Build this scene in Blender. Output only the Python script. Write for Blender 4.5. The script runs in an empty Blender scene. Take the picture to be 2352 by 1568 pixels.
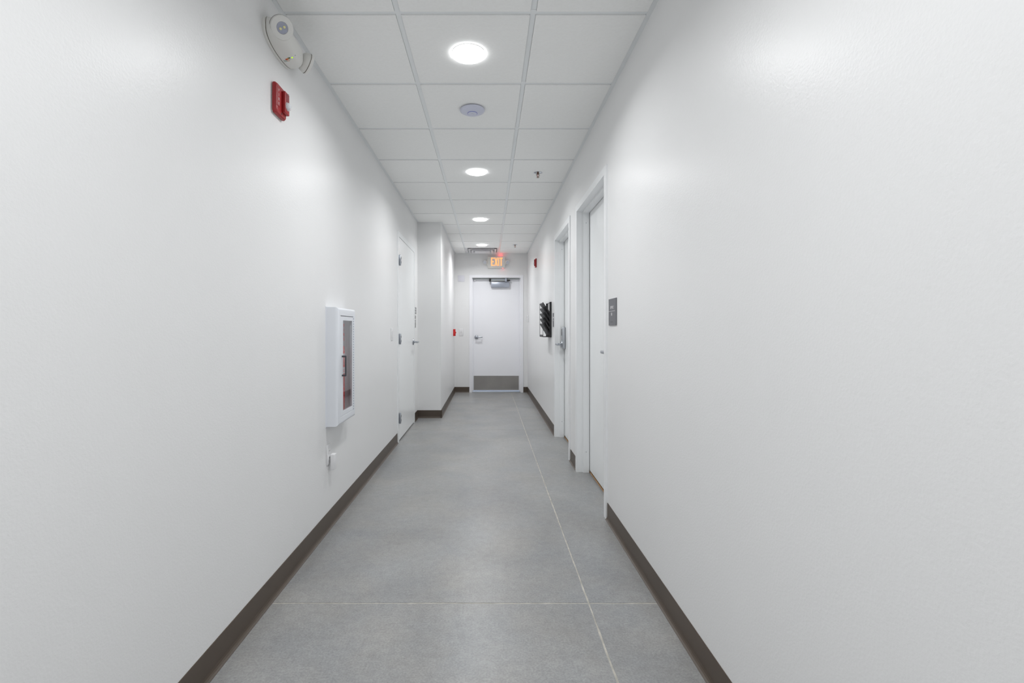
import bpy, bmesh, math, random
from mathutils import Vector, Matrix
from mathutils.bvhtree import BVHTree

random.seed(7)
SC = bpy.context.scene
COL = SC.collection

# ------------------------------------------------------------------ camera
CAM_Z = 1.168
F_PX, VX, VY, IW, IH = 1086.0, 1121.0, 757.0, 2352.0, 1568.0
cd = bpy.data.cameras.new('camera')
cam = bpy.data.objects.new('camera', cd); COL.objects.link(cam)
cd.sensor_width = 36.0
cd.lens = 36.0 * F_PX / IW
cd.shift_x = (IW / 2 - VX) / IW
cd.shift_y = -(IH / 2 - VY) / IW
cd.clip_start = 0.05
cam.location = (0, 0, CAM_Z)
cam.rotation_euler = (math.pi / 2, 0, 0)
SC.camera = cam

# ------------------------------------------------------------------ world, exposure
w = bpy.data.worlds.new('world'); SC.world = w
w.use_nodes = True
w.node_tree.nodes['Background'].inputs[0].default_value = (0.55, 0.72, 1.0, 1)
w.node_tree.nodes['Background'].inputs[1].default_value = 2.0
vs = SC.view_settings
vs.view_transform = 'Standard'; vs.look = 'None'; vs.gamma = 1.0; vs.use_curve_mapping = False
vs.exposure = 0.0
SC.cycles.diffuse_bounces = 5
SC.cycles.adaptive_threshold = 0.06
SC.cycles.max_bounces = 7
SC.cycles.caustics_reflective = False
SC.cycles.caustics_refractive = False
LAMP = 151.0                       # radiance of the ceiling lenses

# ------------------------------------------------------------------ sizes of the place
XL, XR = -0.9375, 0.738           # corridor walls
XJ, YJ = -0.625, 6.27             # the wall that steps in on the left
YE, YB = 8.82, -1.6               # end wall, wall behind the camera
ZC = 2.595                        # ceiling grid
TILE = 0.6096
ROW0 = 2.128                      # a cross line of the grid
GX1, GX2 = -0.406, 0.2036         # long lines of the grid
XM = (GX1 + GX2) / 2

# ------------------------------------------------------------------ materials
def nd(nt, typ, **kw):
    n = nt.nodes.new(typ)
    for k, v in kw.items():
        setattr(n, k, v)
    return n

def mat(name, base, rough=0.5, metal=0.0, spec=0.5, emit=None, strength=0.0, coat=0.0, vary=0.03, vscale=6.0,
        bump=0.0, bscale=200.0, bdist=0.0005, rvary=0.0):
    m = bpy.data.materials.new(name); m.use_nodes = True
    nt = m.node_tree; b = nt.nodes['Principled BSDF']
    b.inputs['Roughness'].default_value = rough
    b.inputs['Metallic'].default_value = metal
    b.inputs['Specular IOR Level'].default_value = spec
    b.inputs['Coat Weight'].default_value = coat
    tc = nd(nt, 'ShaderNodeTexCoord')
    nz = nd(nt, 'ShaderNodeTexNoise'); nz.inputs['Scale'].default_value = vscale; nz.inputs['Detail'].default_value = 3
    nt.links.new(tc.outputs['Object'], nz.inputs['Vector'])
    cr = nd(nt, 'ShaderNodeValToRGB')
    cr.color_ramp.elements[0].position = 0.3; cr.color_ramp.elements[1].position = 0.7
    cr.color_ramp.elements[0].color = tuple(max(0, c * (1 - vary)) for c in base) + (1,)
    cr.color_ramp.elements[1].color = tuple(min(1, c * (1 + vary)) for c in base) + (1,)
    nt.links.new(nz.outputs['Fac'], cr.inputs['Fac'])
    nt.links.new(cr.outputs['Color'], b.inputs['Base Color'])
    if rvary:
        mr = nd(nt, 'ShaderNodeMapRange')
        mr.inputs['To Min'].default_value = rough - rvary; mr.inputs['To Max'].default_value = rough + rvary
        nt.links.new(nz.outputs['Fac'], mr.inputs['Value']); nt.links.new(mr.outputs['Result'], b.inputs['Roughness'])
    if bump:
        n2 = nd(nt, 'ShaderNodeTexNoise'); n2.inputs['Scale'].default_value = bscale; n2.inputs['Detail'].default_value = 2
        nt.links.new(tc.outputs['Object'], n2.inputs['Vector'])
        bp = nd(nt, 'ShaderNodeBump'); bp.inputs['Strength'].default_value = bump; bp.inputs['Distance'].default_value = bdist
        nt.links.new(n2.outputs['Fac'], bp.inputs['Height']); nt.links.new(bp.outputs['Normal'], b.inputs['Normal'])
    if emit:
        b.inputs['Emission Color'].default_value = tuple(emit) + (1,)
        b.inputs['Emission Strength'].default_value = strength
    return m

def wall_mat():
    m = mat('wall_paint', (0.845, 0.847, 0.848), rough=0.33, spec=0.12, vary=0.012, vscale=1.3, bump=0.35, bscale=150.0, bdist=0.0012)
    return m

def concrete_mat():
    m = bpy.data.materials.new('polished_concrete'); m.use_nodes = True
    nt = m.node_tree; b = nt.nodes['Principled BSDF']
    geo = nd(nt, 'ShaderNodeNewGeometry')
    def noise(s, d, r=0.5, dist=0.0):
        n = nd(nt, 'ShaderNodeTexNoise'); n.inputs['Scale'].default_value = s; n.inputs['Detail'].default_value = d
        n.inputs['Roughness'].default_value = r; n.inputs['Distortion'].default_value = dist
        nt.links.new(geo.outputs['Position'], n.inputs['Vector']); return n
    def ramp(src, p0, c0, p1, c1):
        r = nd(nt, 'ShaderNodeValToRGB'); e = r.color_ramp.elements
        e[0].position = p0; e[0].color = c0 + (1,); e[1].position = p1; e[1].color = c1 + (1,)
        nt.links.new(src, r.inputs['Fac']); return r
    def mix(blend, fac, a, c):
        x = nd(nt, 'ShaderNodeMix', data_type='RGBA', blend_type=blend)
        if isinstance(fac, float): x.inputs['Factor'].default_value = fac
        else: nt.links.new(fac, x.inputs['Factor'])
        nt.links.new(a, x.inputs['A'])
        if isinstance(c, tuple): x.inputs['B'].default_value = c + (1,)
        else: nt.links.new(c, x.inputs['B'])
        return x.outputs['Result']
    cloud = ramp(noise(1.7, 5, 0.55, 0.6).outputs['Fac'], 0.32, (0.258, 0.262, 0.265), 0.68, (0.338, 0.339, 0.335))
    warm = ramp(noise(3.1, 4, 0.6, 0.3).outputs['Fac'], 0.35, (0.97, 0.985, 1.005), 0.65, (1.02, 1.0, 0.975))
    c = mix('MULTIPLY', 1.0, cloud.outputs['Color'], warm.outputs['Color'])
    fine = ramp(noise(130, 4, 0.8).outputs['Fac'], 0.30, (0.70, 0.70, 0.70), 0.70, (1.28, 1.28, 1.28))
    c = mix('MULTIPLY', 0.8, c, fine.outputs['Color'])
    mid = ramp(noise(28, 4, 0.7, 0.4).outputs['Fac'], 0.3, (0.88, 0.88, 0.88), 0.7, (1.1, 1.1, 1.1))
    c = mix('MULTIPLY', 0.9, c, mid.outputs['Color'])
    vor = nd(nt, 'ShaderNodeTexVoronoi'); vor.inputs['Scale'].default_value = 60
    nt.links.new(geo.outputs['Position'], vor.inputs['Vector'])
    spk = ramp(vor.outputs['Distance'], 0.045, (0.5, 0.5, 0.5), 0.085, (0.0, 0.0, 0.0))
    sel = ramp(noise(37, 1).outputs['Fac'], 0.60, (0, 0, 0), 0.66, (1, 1, 1))
    fac = nd(nt, 'ShaderNodeMath', operation='MULTIPLY')
    nt.links.new(spk.outputs['Color'], fac.inputs[0]); nt.links.new(sel.outputs['Color'], fac.inputs[1])
    c = mix('MIX', fac.outputs[0], c, (0.72, 0.71, 0.68))
    nt.links.new(c, b.inputs['Base Color'])
    rr = nd(nt, 'ShaderNodeMapRange'); rr.inputs['To Min'].default_value = 0.27; rr.inputs['To Max'].default_value = 0.40
    nt.links.new(noise(5, 4, 0.6).outputs['Fac'], rr.inputs['Value']); nt.links.new(rr.outputs['Result'], b.inputs['Roughness'])
    bp = nd(nt, 'ShaderNodeBump'); bp.inputs['Strength'].default_value = 0.15; bp.inputs['Distance'].default_value = 0.0006
    nt.links.new(noise(210, 3, 0.7).outputs['Fac'], bp.inputs['Height']); nt.links.new(bp.outputs['Normal'], b.inputs['Normal'])
    b.inputs['Specular IOR Level'].default_value = 0.5
    return m

def tile_mat():
    m = mat('ceiling_tile_fibre', (0.955, 0.96, 0.95), rough=0.95, spec=0.1, vary=0.02, vscale=90, bump=0.35, bscale=420, bdist=0.0008)
    return m

def glass_mat(name, ior, tint):
    m = bpy.data.materials.new(name); m.use_nodes = True
    nt = m.node_tree; nt.nodes.clear()
    o = nd(nt, 'ShaderNodeOutputMaterial'); mx = nd(nt, 'ShaderNodeMixShader')
    lw = nd(nt, 'ShaderNodeLayerWeight'); lw.inputs['Blend'].default_value = 0.5
    pw = nd(nt, 'ShaderNodeMath', operation='POWER'); pw.inputs[1].default_value = 5.0
    fr = nd(nt, 'ShaderNodeMapRange'); fr.inputs['To Min'].default_value = ((ior - 1) / (ior + 1)) ** 2; fr.inputs['To Max'].default_value = 1.0
    nt.links.new(lw.outputs['Facing'], pw.inputs[0]); nt.links.new(pw.outputs[0], fr.inputs['Value'])
    tr = nd(nt, 'ShaderNodeBsdfTransparent'); tr.inputs['Color'].default_value = tint + (1,)
    gl = nd(nt, 'ShaderNodeBsdfGlossy'); gl.inputs['Roughness'].default_value = 0.03
    nt.links.new(fr.outputs[0], mx.inputs[0]); nt.links.new(tr.outputs[0], mx.inputs[1])
    nt.links.new(gl.outputs[0], mx.inputs[2]); nt.links.new(mx.outputs[0], o.inputs['Surface'])
    return m

def wood_mat():
    m = bpy.data.materials.new('wood_strip'); m.use_nodes = True
    nt = m.node_tree; b = nt.nodes['Principled BSDF']
    geo = nd(nt, 'ShaderNodeTexCoord'); mp = nd(nt, 'ShaderNodeMapping'); mp.inputs['Scale'].default_value = (60, 4, 60)
    nz = nd(nt, 'ShaderNodeTexNoise'); nz.inputs['Scale'].default_value = 3
    cr = nd(nt, 'ShaderNodeValToRGB')
    cr.color_ramp.elements[0].color = (0.30, 0.16, 0.07, 1); cr.color_ramp.elements[1].color = (0.50, 0.30, 0.14, 1)
    nt.links.new(geo.outputs['Object'], mp.inputs[0]); nt.links.new(mp.outputs[0], nz.inputs['Vector'])
    nt.links.new(nz.outputs['Fac'], cr.inputs[0]); nt.links.new(cr.outputs[0], b.inputs['Base Color'])
    b.inputs['Roughness'].default_value = 0.4
    return m

P = {}
P['wall'] = wall_mat()
P['floor'] = concrete_mat()
P['filler'] = mat('joint_filler', (0.48, 0.46, 0.415), 0.8, vary=0.22, vscale=25)
P['sub'] = mat('floor_base', (0.25, 0.25, 0.24), 0.9)
P['tile'] = tile_mat()
P['grid'] = mat('grid_metal', (0.86, 0.885, 0.895), 0.32, spec=0.5, vary=0.01)
P['plenum'] = mat('plenum', (0.3, 0.3, 0.3), 0.9)
P['white_door'] = mat('door_paint', (0.93, 0.945, 0.95), 0.27, vary=0.01, vscale=2, bump=0.08, bscale=120, bdist=0.0006)
P['end_door'] = mat('end_door_paint', (0.93, 0.935, 0.97), 0.3, vary=0.01, vscale=2, bump=0.08, bscale=120, bdist=0.0006)
P['frame'] = mat('frame_paint', (0.90, 0.915, 0.925), 0.3, vary=0.01, vscale=2)
P['endframe'] = mat('end_frame_paint', (0.92, 0.925, 0.96), 0.3, vary=0.01, vscale=2)
P['base'] = mat('rubber_base', (0.088, 0.067, 0.051), 0.42, spec=0.45, vary=0.06, vscale=3)
P['steel'] = mat('brushed_steel', (0.43, 0.45, 0.49), 0.30, metal=1.0, vary=0.05, vscale=30)
P['kick'] = mat('kick_plate_steel', (0.36, 0.345, 0.33), 0.42, metal=1.0, vary=0.05, vscale=5)
P['alu'] = mat('aluminium', (0.52, 0.54, 0.57), 0.42, metal=1.0)
P['closer'] = mat('closer_grey', (0.42, 0.45, 0.52), 0.35, metal=0.6)
P['gasket'] = mat('grey_gasket', (0.34, 0.36, 0.36), 0.7)
P['dark'] = mat('dark_gap', (0.03, 0.03, 0.03), 0.8)
P['cab'] = mat('cabinet_white', (0.80, 0.825, 0.87), 0.33, vary=0.01)
P['cab_in'] = mat('cabinet_inside', (0.80, 0.80, 0.83), 0.5)
P['glass'] = glass_mat('window_pane', 1.75, (0.90, 0.90, 0.91))
P['lens'] = mat('clear_lens', (0.80, 0.82, 0.86), 0.12, coat=0.6, vary=0.1, vscale=150)
P['red'] = mat('signal_red', (0.36, 0.018, 0.022), 0.38, vary=0.06)
P['pullred'] = mat('pull_station_red', (0.62, 0.02, 0.02), 0.35, vary=0.04)
P['extred'] = mat('extinguisher_red', (0.72, 0.05, 0.04), 0.25, vary=0.04)
P['decal'] = mat('red_decal', (0.60, 0.04, 0.05), 0.5)
P['print'] = mat('white_print', (0.80, 0.78, 0.80), 0.6)
P['pinkprint'] = mat('pale_print', (0.72, 0.60, 0.62), 0.6)
P['ivory'] = mat('ivory_plastic', (0.77, 0.765, 0.735), 0.35, vary=0.01)
P['ivory2'] = mat('ivory_plastic_cap', (0.80, 0.795, 0.77), 0.35, vary=0.01)
P['seam'] = mat('seam_brown', (0.16, 0.14, 0.11), 0.8)
P['ledlens'] = mat('led_lens', (0.36, 0.38, 0.48), 0.15, coat=0.5, vary=0.1, vscale=60)
P['exitlens'] = mat('exit_lamp_lens', (0.60, 0.62, 0.67), 0.2)
P['ledchip'] = mat('led_chip', (0.85, 0.80, 0.42), 0.3)
P['greenled'] = mat('green_indicator', (0.4, 0.8, 0.0), 0.4, emit=(0.55, 1.0, 0.0), strength=0.75)
P['stk_red'] = mat('sticker_red', (0.50, 0.06, 0.03), 0.6)
P['stk_org'] = mat('sticker_orange', (0.70, 0.28, 0.07), 0.6)
P['stk_grn'] = mat('sticker_green', (0.05, 0.14, 0.08), 0.6)
P['stk_gry'] = mat('sticker_grey', (0.45, 0.50, 0.47), 0.6)
P['white_plastic'] = mat('white_plastic', (0.82, 0.82, 0.83), 0.35, vary=0.01)
P['blank'] = mat('blank_plate', (0.74, 0.74, 0.80), 0.4, vary=0.01)
P['grey_plastic'] = mat('grey_plastic', (0.45, 0.46, 0.48), 0.4)
P['sign'] = mat('sign_charcoal', (0.150, 0.152, 0.168), 0.5, vary=0.03)
P['signedge'] = mat('sign_edge', (0.06, 0.06, 0.07), 0.5)
P['signlight'] = mat('sign_pewter', (0.26, 0.26, 0.25), 0.5)
P['black'] = mat('black_metal', (0.016, 0.016, 0.018), 0.45, vary=0.1)
P['ap'] = mat('access_point_white', (0.66, 0.68, 0.80), 0.4, vary=0.01)
P['apring'] = mat('access_point_ring', (0.06, 0.09, 0.42), 0.4, emit=(0.05, 0.1, 0.6), strength=0.12)
P['brass'] = mat('sprinkler_brass', (0.30, 0.24, 0.18), 0.35, metal=0.9)
P['chrome'] = mat('chrome', (0.62, 0.64, 0.68), 0.15, metal=1.0)
P['lamp'] = mat('lamp_lens', (0.9, 0.9, 0.9), 0.5, emit=(0.985, 0.993, 1.0), strength=LAMP * 0.10)
P['trim'] = mat('lamp_trim', (0.85, 0.85, 0.85), 0.4)
P['vent'] = mat('vent_white', (0.80, 0.80, 0.82), 0.4)
P['cream'] = mat('exit_housing', (0.80, 0.79, 0.75), 0.4)
P['exit'] = mat('exit_letters', (0.9, 0.3, 0.1), 0.5, emit=(1.55, 0.47, 0.17), strength=1.0)
P['exitred'] = mat('exit_red_slot', (0.9, 0.1, 0.08), 0.5, emit=(1.0, 0.03, 0.025), strength=15.0)
P['wood'] = wood_mat()
for k_ in ('greenled', 'apring'): P[k_].cycles.emission_sampling = 'NONE'

# ------------------------------------------------------------------ mesh helpers
def link(name, me, material, parent=None):
    o = bpy.data.objects.new(name, me); COL.objects.link(o)
    if material is not None and not me.materials:
        me.materials.append(P[material] if isinstance(material, str) else material)
    if parent is not None:
        o.parent = parent
    return o

def obj(name, bm, material, parent=None, smooth=False, angle=0.6):
    bmesh.ops.recalc_face_normals(bm, faces=bm.faces[:])
    if smooth:
        for f in bm.faces: f.smooth = True
        for e in bm.edges:
            if len(e.link_faces) == 2 and e.calc_face_angle(0) > angle: e.smooth = False
    me = bpy.data.meshes.new(name); bm.to_mesh(me); bm.free()
    return link(name, me, material, parent)

def tag(o, label, cat=None, group=None, kind=None):
    o['label'] = label
    if cat: o['category'] = cat
    if group: o['group'] = group
    if kind: o['kind'] = kind
    return o

def struct(o, label):
    o['kind'] = 'structure'; o['label'] = label; return o

def thing(name, label, cat, loc=(0, 0, 0), rotz=0.0, group=None):
    o = bpy.data.objects.new(name, None); COL.objects.link(o)
    o.empty_display_size = 0.05
    o.location = loc; o.rotation_euler = (0, 0, rotz)
    return tag(o, label, cat, group)

def copy_tree(o, parent=None):
    c = o.copy(); COL.objects.link(c); c.parent = parent
    for ch in list(o.children): copy_tree(ch, c)
    return c

def bx(x0, x1, y0, y1, z0, z1, bev=0.0, seg=2, bm=None):
    b = bmesh.new()
    r = bmesh.ops.create_cube(b, size=1.0)
    for v in b.verts:
        v.co = Vector(((x0 + x1) / 2 + v.co.x * (x1 - x0), (y0 + y1) / 2 + v.co.y * (y1 - y0), (z0 + z1) / 2 + v.co.z * (z1 - z0)))
    if bev > 0:
        bmesh.ops.bevel(b, geom=b.edges[:], offset=bev, segments=seg, profile=0.5, affect='EDGES')
    if bm is None: return b
    merge(bm, b); return bm

def merge(bm, b, mtx=None):
    if mtx is not None: bmesh.ops.transform(b, matrix=mtx, verts=b.verts[:])
    me = bpy.data.meshes.new('tmp'); b.to_mesh(me); b.free(); bm.from_mesh(me); bpy.data.meshes.remove(me)

def lathe(profile, n=32, mtx=None):
    """profile: list of (r, h) turned about local z."""
    b = bmesh.new(); rings = []
    for r, h in profile:
        if r < 1e-6: rings.append([b.verts.new((0, 0, h))])
        else: rings.append([b.verts.new((r * math.cos(2 * math.pi * k / n), r * math.sin(2 * math.pi * k / n), h)) for k in range(n)])
    for a, c in zip(rings, rings[1:]):
        for k in range(n):
            k2 = (k + 1) % n
            if len(a) == 1 and len(c) == 1: continue
            if len(a) == 1: b.faces.new((a[0], c[k], c[k2]))
            elif len(c) == 1: b.faces.new((a[k], a[k2], c[0]))
            else: b.faces.new((a[k], a[k2], c[k2], c[k]))
    if len(rings[0]) > 1: b.faces.new(rings[0][::-1])
    if len(rings[-1]) > 1: b.faces.new(rings[-1])
    if mtx is not None: bmesh.ops.transform(b, matrix=mtx, verts=b.verts[:])
    return b

def axis_mtx(loc, d):
    q = Vector((0, 0, 1)).rotation_difference(Vector(d).normalized())
    return Matrix.Translation(Vector(loc)) @ q.to_matrix().to_4x4()

def tube(pts, r, n=10, cap=True):
    b = bmesh.new(); rings = []
    pts = [Vector(p) for p in pts]
    up = None
    for i, p in enumerate(pts):
        d = (pts[min(i + 1, len(pts) - 1)] - pts[max(i - 1, 0)]).normalized()
        if up is None:
            up = d.orthogonal().normalized()
        up = (up - d * up.dot(d)).normalized()
        s = d.cross(up)
        rr = r[i] if isinstance(r, (list, tuple)) else r
        rings.append([b.verts.new(p + (up * math.cos(2 * math.pi * k / n) + s * math.sin(2 * math.pi * k / n)) * rr) for k in range(n)])
    for a, c in zip(rings, rings[1:]):
        for k in range(n): b.faces.new((a[k], a[(k + 1) % n], c[(k + 1) % n], c[k]))
    if cap:
        b.faces.new(rings[0][::-1]); b.faces.new(rings[-1])
    return b

def holed(s0, s1, z0, z1, d0, d1, holes, place):
    """a slab in (s, z) with rectangular holes, thickness d0..d1; place(s, d, z) gives the point."""
    ss = sorted({s0, s1, *[h[0] for h in holes], *[h[1] for h in holes]}); zs = sorted({z0, z1, *[h[2] for h in holes], *[h[3] for h in holes]})
    ss = [s for s in ss if s0 <= s <= s1]; zs = [z for z in zs if z0 <= z <= z1]
    def solid(i, j):
        if i < 0 or j < 0 or i >= len(ss) - 1 or j >= len(zs) - 1: return False
        cs, cz = (ss[i] + ss[i + 1]) / 2, (zs[j] + zs[j + 1]) / 2
        return not any(h[0] < cs < h[1] and h[2] < cz < h[3] for h in holes)
    b = bmesh.new(); cache = {}
    def v(i, j, d):
        k = (i, j, d)
        if k not in cache: cache[k] = b.verts.new(place(ss[i], d, zs[j]))
        return cache[k]
    for i in range(len(ss) - 1):
        for j in range(len(zs) - 1):
            if not solid(i, j): continue
            for d in (d0, d1): b.faces.new((v(i, j, d), v(i + 1, j, d), v(i + 1, j + 1, d), v(i, j + 1, d)))
            if not solid(i - 1, j): b.faces.new((v(i, j, d0), v(i, j + 1, d0), v(i, j + 1, d1), v(i, j, d1)))
            if not solid(i + 1, j): b.faces.new((v(i + 1, j, d0), v(i + 1, j + 1, d0), v(i + 1, j + 1, d1), v(i + 1, j, d1)))
            if not solid(i, j - 1): b.faces.new((v(i, j, d0), v(i + 1, j, d0), v(i + 1, j, d1), v(i, j, d1)))
            if not solid(i, j + 1): b.faces.new((v(i, j + 1, d0), v(i + 1, j + 1, d0), v(i + 1, j + 1, d1), v(i, j + 1, d1)))
    return b

def u_sweep(profile, W, H, z0=0.0):
    """closed profile of (inward, y) swept up one jamb, over the head, down the other."""
    b = bmesh.new(); secs = []
    for kind in range(4):
        ring = []
        for d, y in profile:
            x = d if kind < 2 else W - d
            z = z0 if kind in (0, 3) else H - d
            ring.append(b.verts.new((x, y, z)))
        secs.append(ring)
    n = len(profile)
    for a, c in zip(secs, secs[1:]):
        for k in range(n): b.faces.new((a[k], a[(k + 1) % n], c[(k + 1) % n], c[k]))
    b.faces.new(secs[0]); b.faces.new(secs[3][::-1])
    return b

def rect_sweep(profile, x0, x1, z0, z1):
    """open or closed profile of (inward, y) swept round a rectangle."""
    b = bmesh.new(); secs = []
    for k in range(4):
        ring = []
        for d, y in profile:
            x = x0 + d if k in (0, 3) else x1 - d
            z = z0 + d if k in (0, 1) else z1 - d
            ring.append(b.verts.new((x, y, z)))
        secs.append(ring)
    n = len(profile)
    for q in range(4):
        a, c = secs[q], secs[(q + 1) % 4]
        for k in range(n): b.faces.new((a[k], a[(k + 1) % n], c[(k + 1) % n], c[k]))
    return b

def extrude_profile(pts, a0, a1, place):
    """closed 2d profile pts extruded from a0 to a1; place(p, a)."""
    b = bmesh.new()
    r0 = [b.verts.new(place(p, a0)) for p in pts]; r1 = [b.verts.new(place(p, a1)) for p in pts]
    n = len(pts)
    for k in range(n): b.faces.new((r0[k], r0[(k + 1) % n], r1[(k + 1) % n], r1[k]))
    b.faces.new(r0[::-1]); b.faces.new(r1)
    return b

def text_mesh(s, size, depth=0.0006, align='CENTER', spacing=1.0, xs=1.0):
    """lettering standing in the x-z plane, facing -y, centred on its origin."""
    cu = bpy.data.curves.new('lettering', 'FONT'); cu.body = s; cu.size = size; cu.extrude = depth
    cu.align_x = align; cu.align_y = 'CENTER'; cu.space_character = spacing; cu.resolution_u = 3
    t = bpy.data.objects.new('tmp_text', cu); COL.objects.link(t)
    bpy.context.view_layer.update()
    me = bpy.data.meshes.new_from_object(t.evaluated_get(bpy.context.evaluated_depsgraph_get()))
    bpy.data.objects.remove(t); bpy.data.curves.remove(cu)
    me.materials.clear()
    me.transform(Matrix(((xs, 0, 0, 0), (0, 0, -1, 0), (0, 1, 0, 0), (0, 0, 0, 1))))
    return me

def lettering(name, s, size, loc, material, parent, **kw):
    o = link(name, text_mesh(s, size, **kw), material, parent); o.location = loc; return o

LEFT, RIGHT, END = math.pi / 2, -math.pi / 2, 0.0     # turn of a wall-hung thing (x right, z up, -y out of the wall)

# ================================================================== the setting
# ---- floor: substrate, slabs, filler in the saw cuts
floor = struct(obj('floor', bx(-1.25, 1.1, YB, 9.1, -0.12, -0.012), 'sub'), 'polished grey concrete corridor floor with pale saw-cut joints')
JX = 0.430
JY = [-1.475, 2.02, 5.515]
GAP = 0.0074
def slab(x0, x1, y0, y1, jag):
    """jag = which of left, right, near, far edges lie on a joint"""
    pts = []
    def edge(ax, ay, bx_, by, rough):
        L = math.hypot(bx_ - ax, by - ay); n = max(1, int(L / 0.025)) if rough else 1
        nx, ny = -(by - ay) / L, (bx_ - ax) / L
        off = 0.0
        for k in range(n):
            t = k / n
            off = 0.7 * off + random.uniform(-0.0009, 0.0009)
            o_ = off if (rough and k) else 0.0
            pts.append((ax + (bx_ - ax) * t + nx * o_, ay + (by - ay) * t + ny * o_))
    edge(x0, y0, x1, y0, jag[2]); edge(x1, y0, x1, y1, jag[1]); edge(x1, y1, x0, y1, jag[3]); edge(x0, y1, x0, y0, jag[0])
    return extrude_profile(pts, -0.012, 0.0, lambda p, a: Vector((p[0], p[1], a)))
ys = [YB] + JY + [9.0]
for r in range(4):
    y0, y1 = ys[r] + (GAP / 2 if r else 0), ys[r + 1] - (GAP / 2 if r < 3 else 0)
    obj('slab', slab(-1.2, JX - GAP / 2, y0, y1, (0, 1, r > 0, r < 3)), 'floor', floor)
    obj('slab', slab(JX + GAP / 2, 0.87, y0, y1, (1, 0, r > 0, r < 3)), 'floor', floor)
obj('joint_filler', bx(JX - 0.008, JX + 0.008, YB, 8.95, -0.0118, -0.0009), 'filler', floor)
for y in JY:
    obj('joint_filler', bx(-1.1, 0.8, y - 0.008, y + 0.008, -0.0117, -0.0010), 'filler', floor)

# ---- walls
HT = 2.78
TH = 0.16
D1 = (4.871, 5.978)       # door on the left, near and far outer edge of its frame
D2 = (2.915, 3.929)       # nearer door on the right
D3 = (4.218, 5.204)       # farther door on the right
D4 = (-0.348, 0.656)      # door in the end wall (x)
DH = 2.187
CAB = (2.73, 3.09, 0.607, 1.299)
def door_hole(d): return (d[0] + 0.02, d[1] - 0.02, 0.0, DH - 0.02)
struct(obj('wall_left', holed(YB, YJ, 0, HT, 0, TH, [door_hole(D1), (CAB[0] + 0.05, CAB[1] - 0.05, CAB[2] + 0.05, CAB[3] - 0.05)],
       lambda s, d, z: Vector((XL - d, s, z))), 'wall'), 'off-white painted left corridor wall')
struct(obj('wall_left_far', bx(XL - TH, XJ, YJ, YE, 0, HT), 'wall'), 'off-white painted wall stepping into the corridor beyond the left door')
struct(obj('wall_right', holed(YB, YE, 0, HT, 0, TH, [door_hole(D2), door_hole(D3)],
       lambda s, d, z: Vector((XR + d, s, z))), 'wall'), 'off-white painted right corridor wall')
struct(obj('wall_far', holed(XL - TH, XR + TH, 0, HT, 0, TH, [door_hole(D4)],
       lambda s, d, z: Vector((s, YE + d, z))), 'wall'), 'off-white painted end wall with the exit door')
struct(obj('wall_back', bx(XL - TH, XR + TH, YB - TH, YB, 0, HT), 'wall'), 'off-white wall behind the camera')
# dark shells behind the side doors, added to keep outside light from the gaps
def room(name, x0, x1, y0, y1, open_low, label):
    b = bx(x0, x1, y0, y1, -0.02, 2.7)
    for f in b.faces[:]:
        c = f.calc_center_median()
        if (open_low and abs(c.x - x0) < 1e-4) or (not open_low and abs(c.x - x1) < 1e-4): bmesh.ops.delete(b, geom=[f], context='FACES_ONLY')
    struct(obj(name, b, 'plenum'), label)
room('wall_shell_right', XR + TH, XR + TH + 1.0, 2.6, 5.5, True, 'unseen dark shell blocking outside light behind the right-hand doors')
room('wall_shell_left', XL - TH - 0.7, XL - TH, 4.6, 6.2, False, 'unseen dark shell blocking outside light behind the left-hand door')

# ---- rubber base
BASE_PTS = [(0.0, 0.0), (0.0165, 0.0), (0.0165, 0.0018), (0.0095, 0.0045), (0.0055, 0.010), (0.0035, 0.019), (0.0032, 0.098), (0.0022, 0.1016), (0.0, 0.1016)]
def base_run(name, a, b_, place, label):
    struct(obj(name, extrude_profile(BASE_PTS, a, b_, place), 'base'), label)
pl = lambda p, a: Vector((XL + p[0], a, p[1]))
pr = lambda p, a: Vector((XR - p[0], a, p[1]))
pj = lambda p, a: Vector((XJ + p[0], a, p[1]))
pf = lambda p, a: Vector((a, YE - p[0], p[1]))
pjf = lambda p, a: Vector((a, YJ - p[0], p[1]))
base_run('baseboard_left', YB, D1[0], pl, 'brown rubber base along the left wall up to the door')
base_run('baseboard_left', D1[1], YJ, pl, 'short piece of brown base between left door and corner')
base_run('baseboard_left_far', XL, XJ + 0.0165, pjf, 'brown base across the face of the stepped wall')
base_run('baseboard_left_far', YJ - 0.0165, YE, pj, 'brown base along the stepped wall to the end')
base_run('baseboard_far', XJ, D4[0], pf, 'brown base on the end wall left of the exit door')
base_run('baseboard_far', D4[1], XR, pf, 'brown base on the end wall right of the exit door')
base_run('baseboard_right', YB, D2[0], pr, 'brown rubber base along the near right wall')
base_run('baseboard_right', D2[1], D3[0], pr, 'short brown base between the two right-hand doors')
base_run('baseboard_right', D3[1], YE, pr, 'brown base on the right wall beyond the doors')

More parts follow.
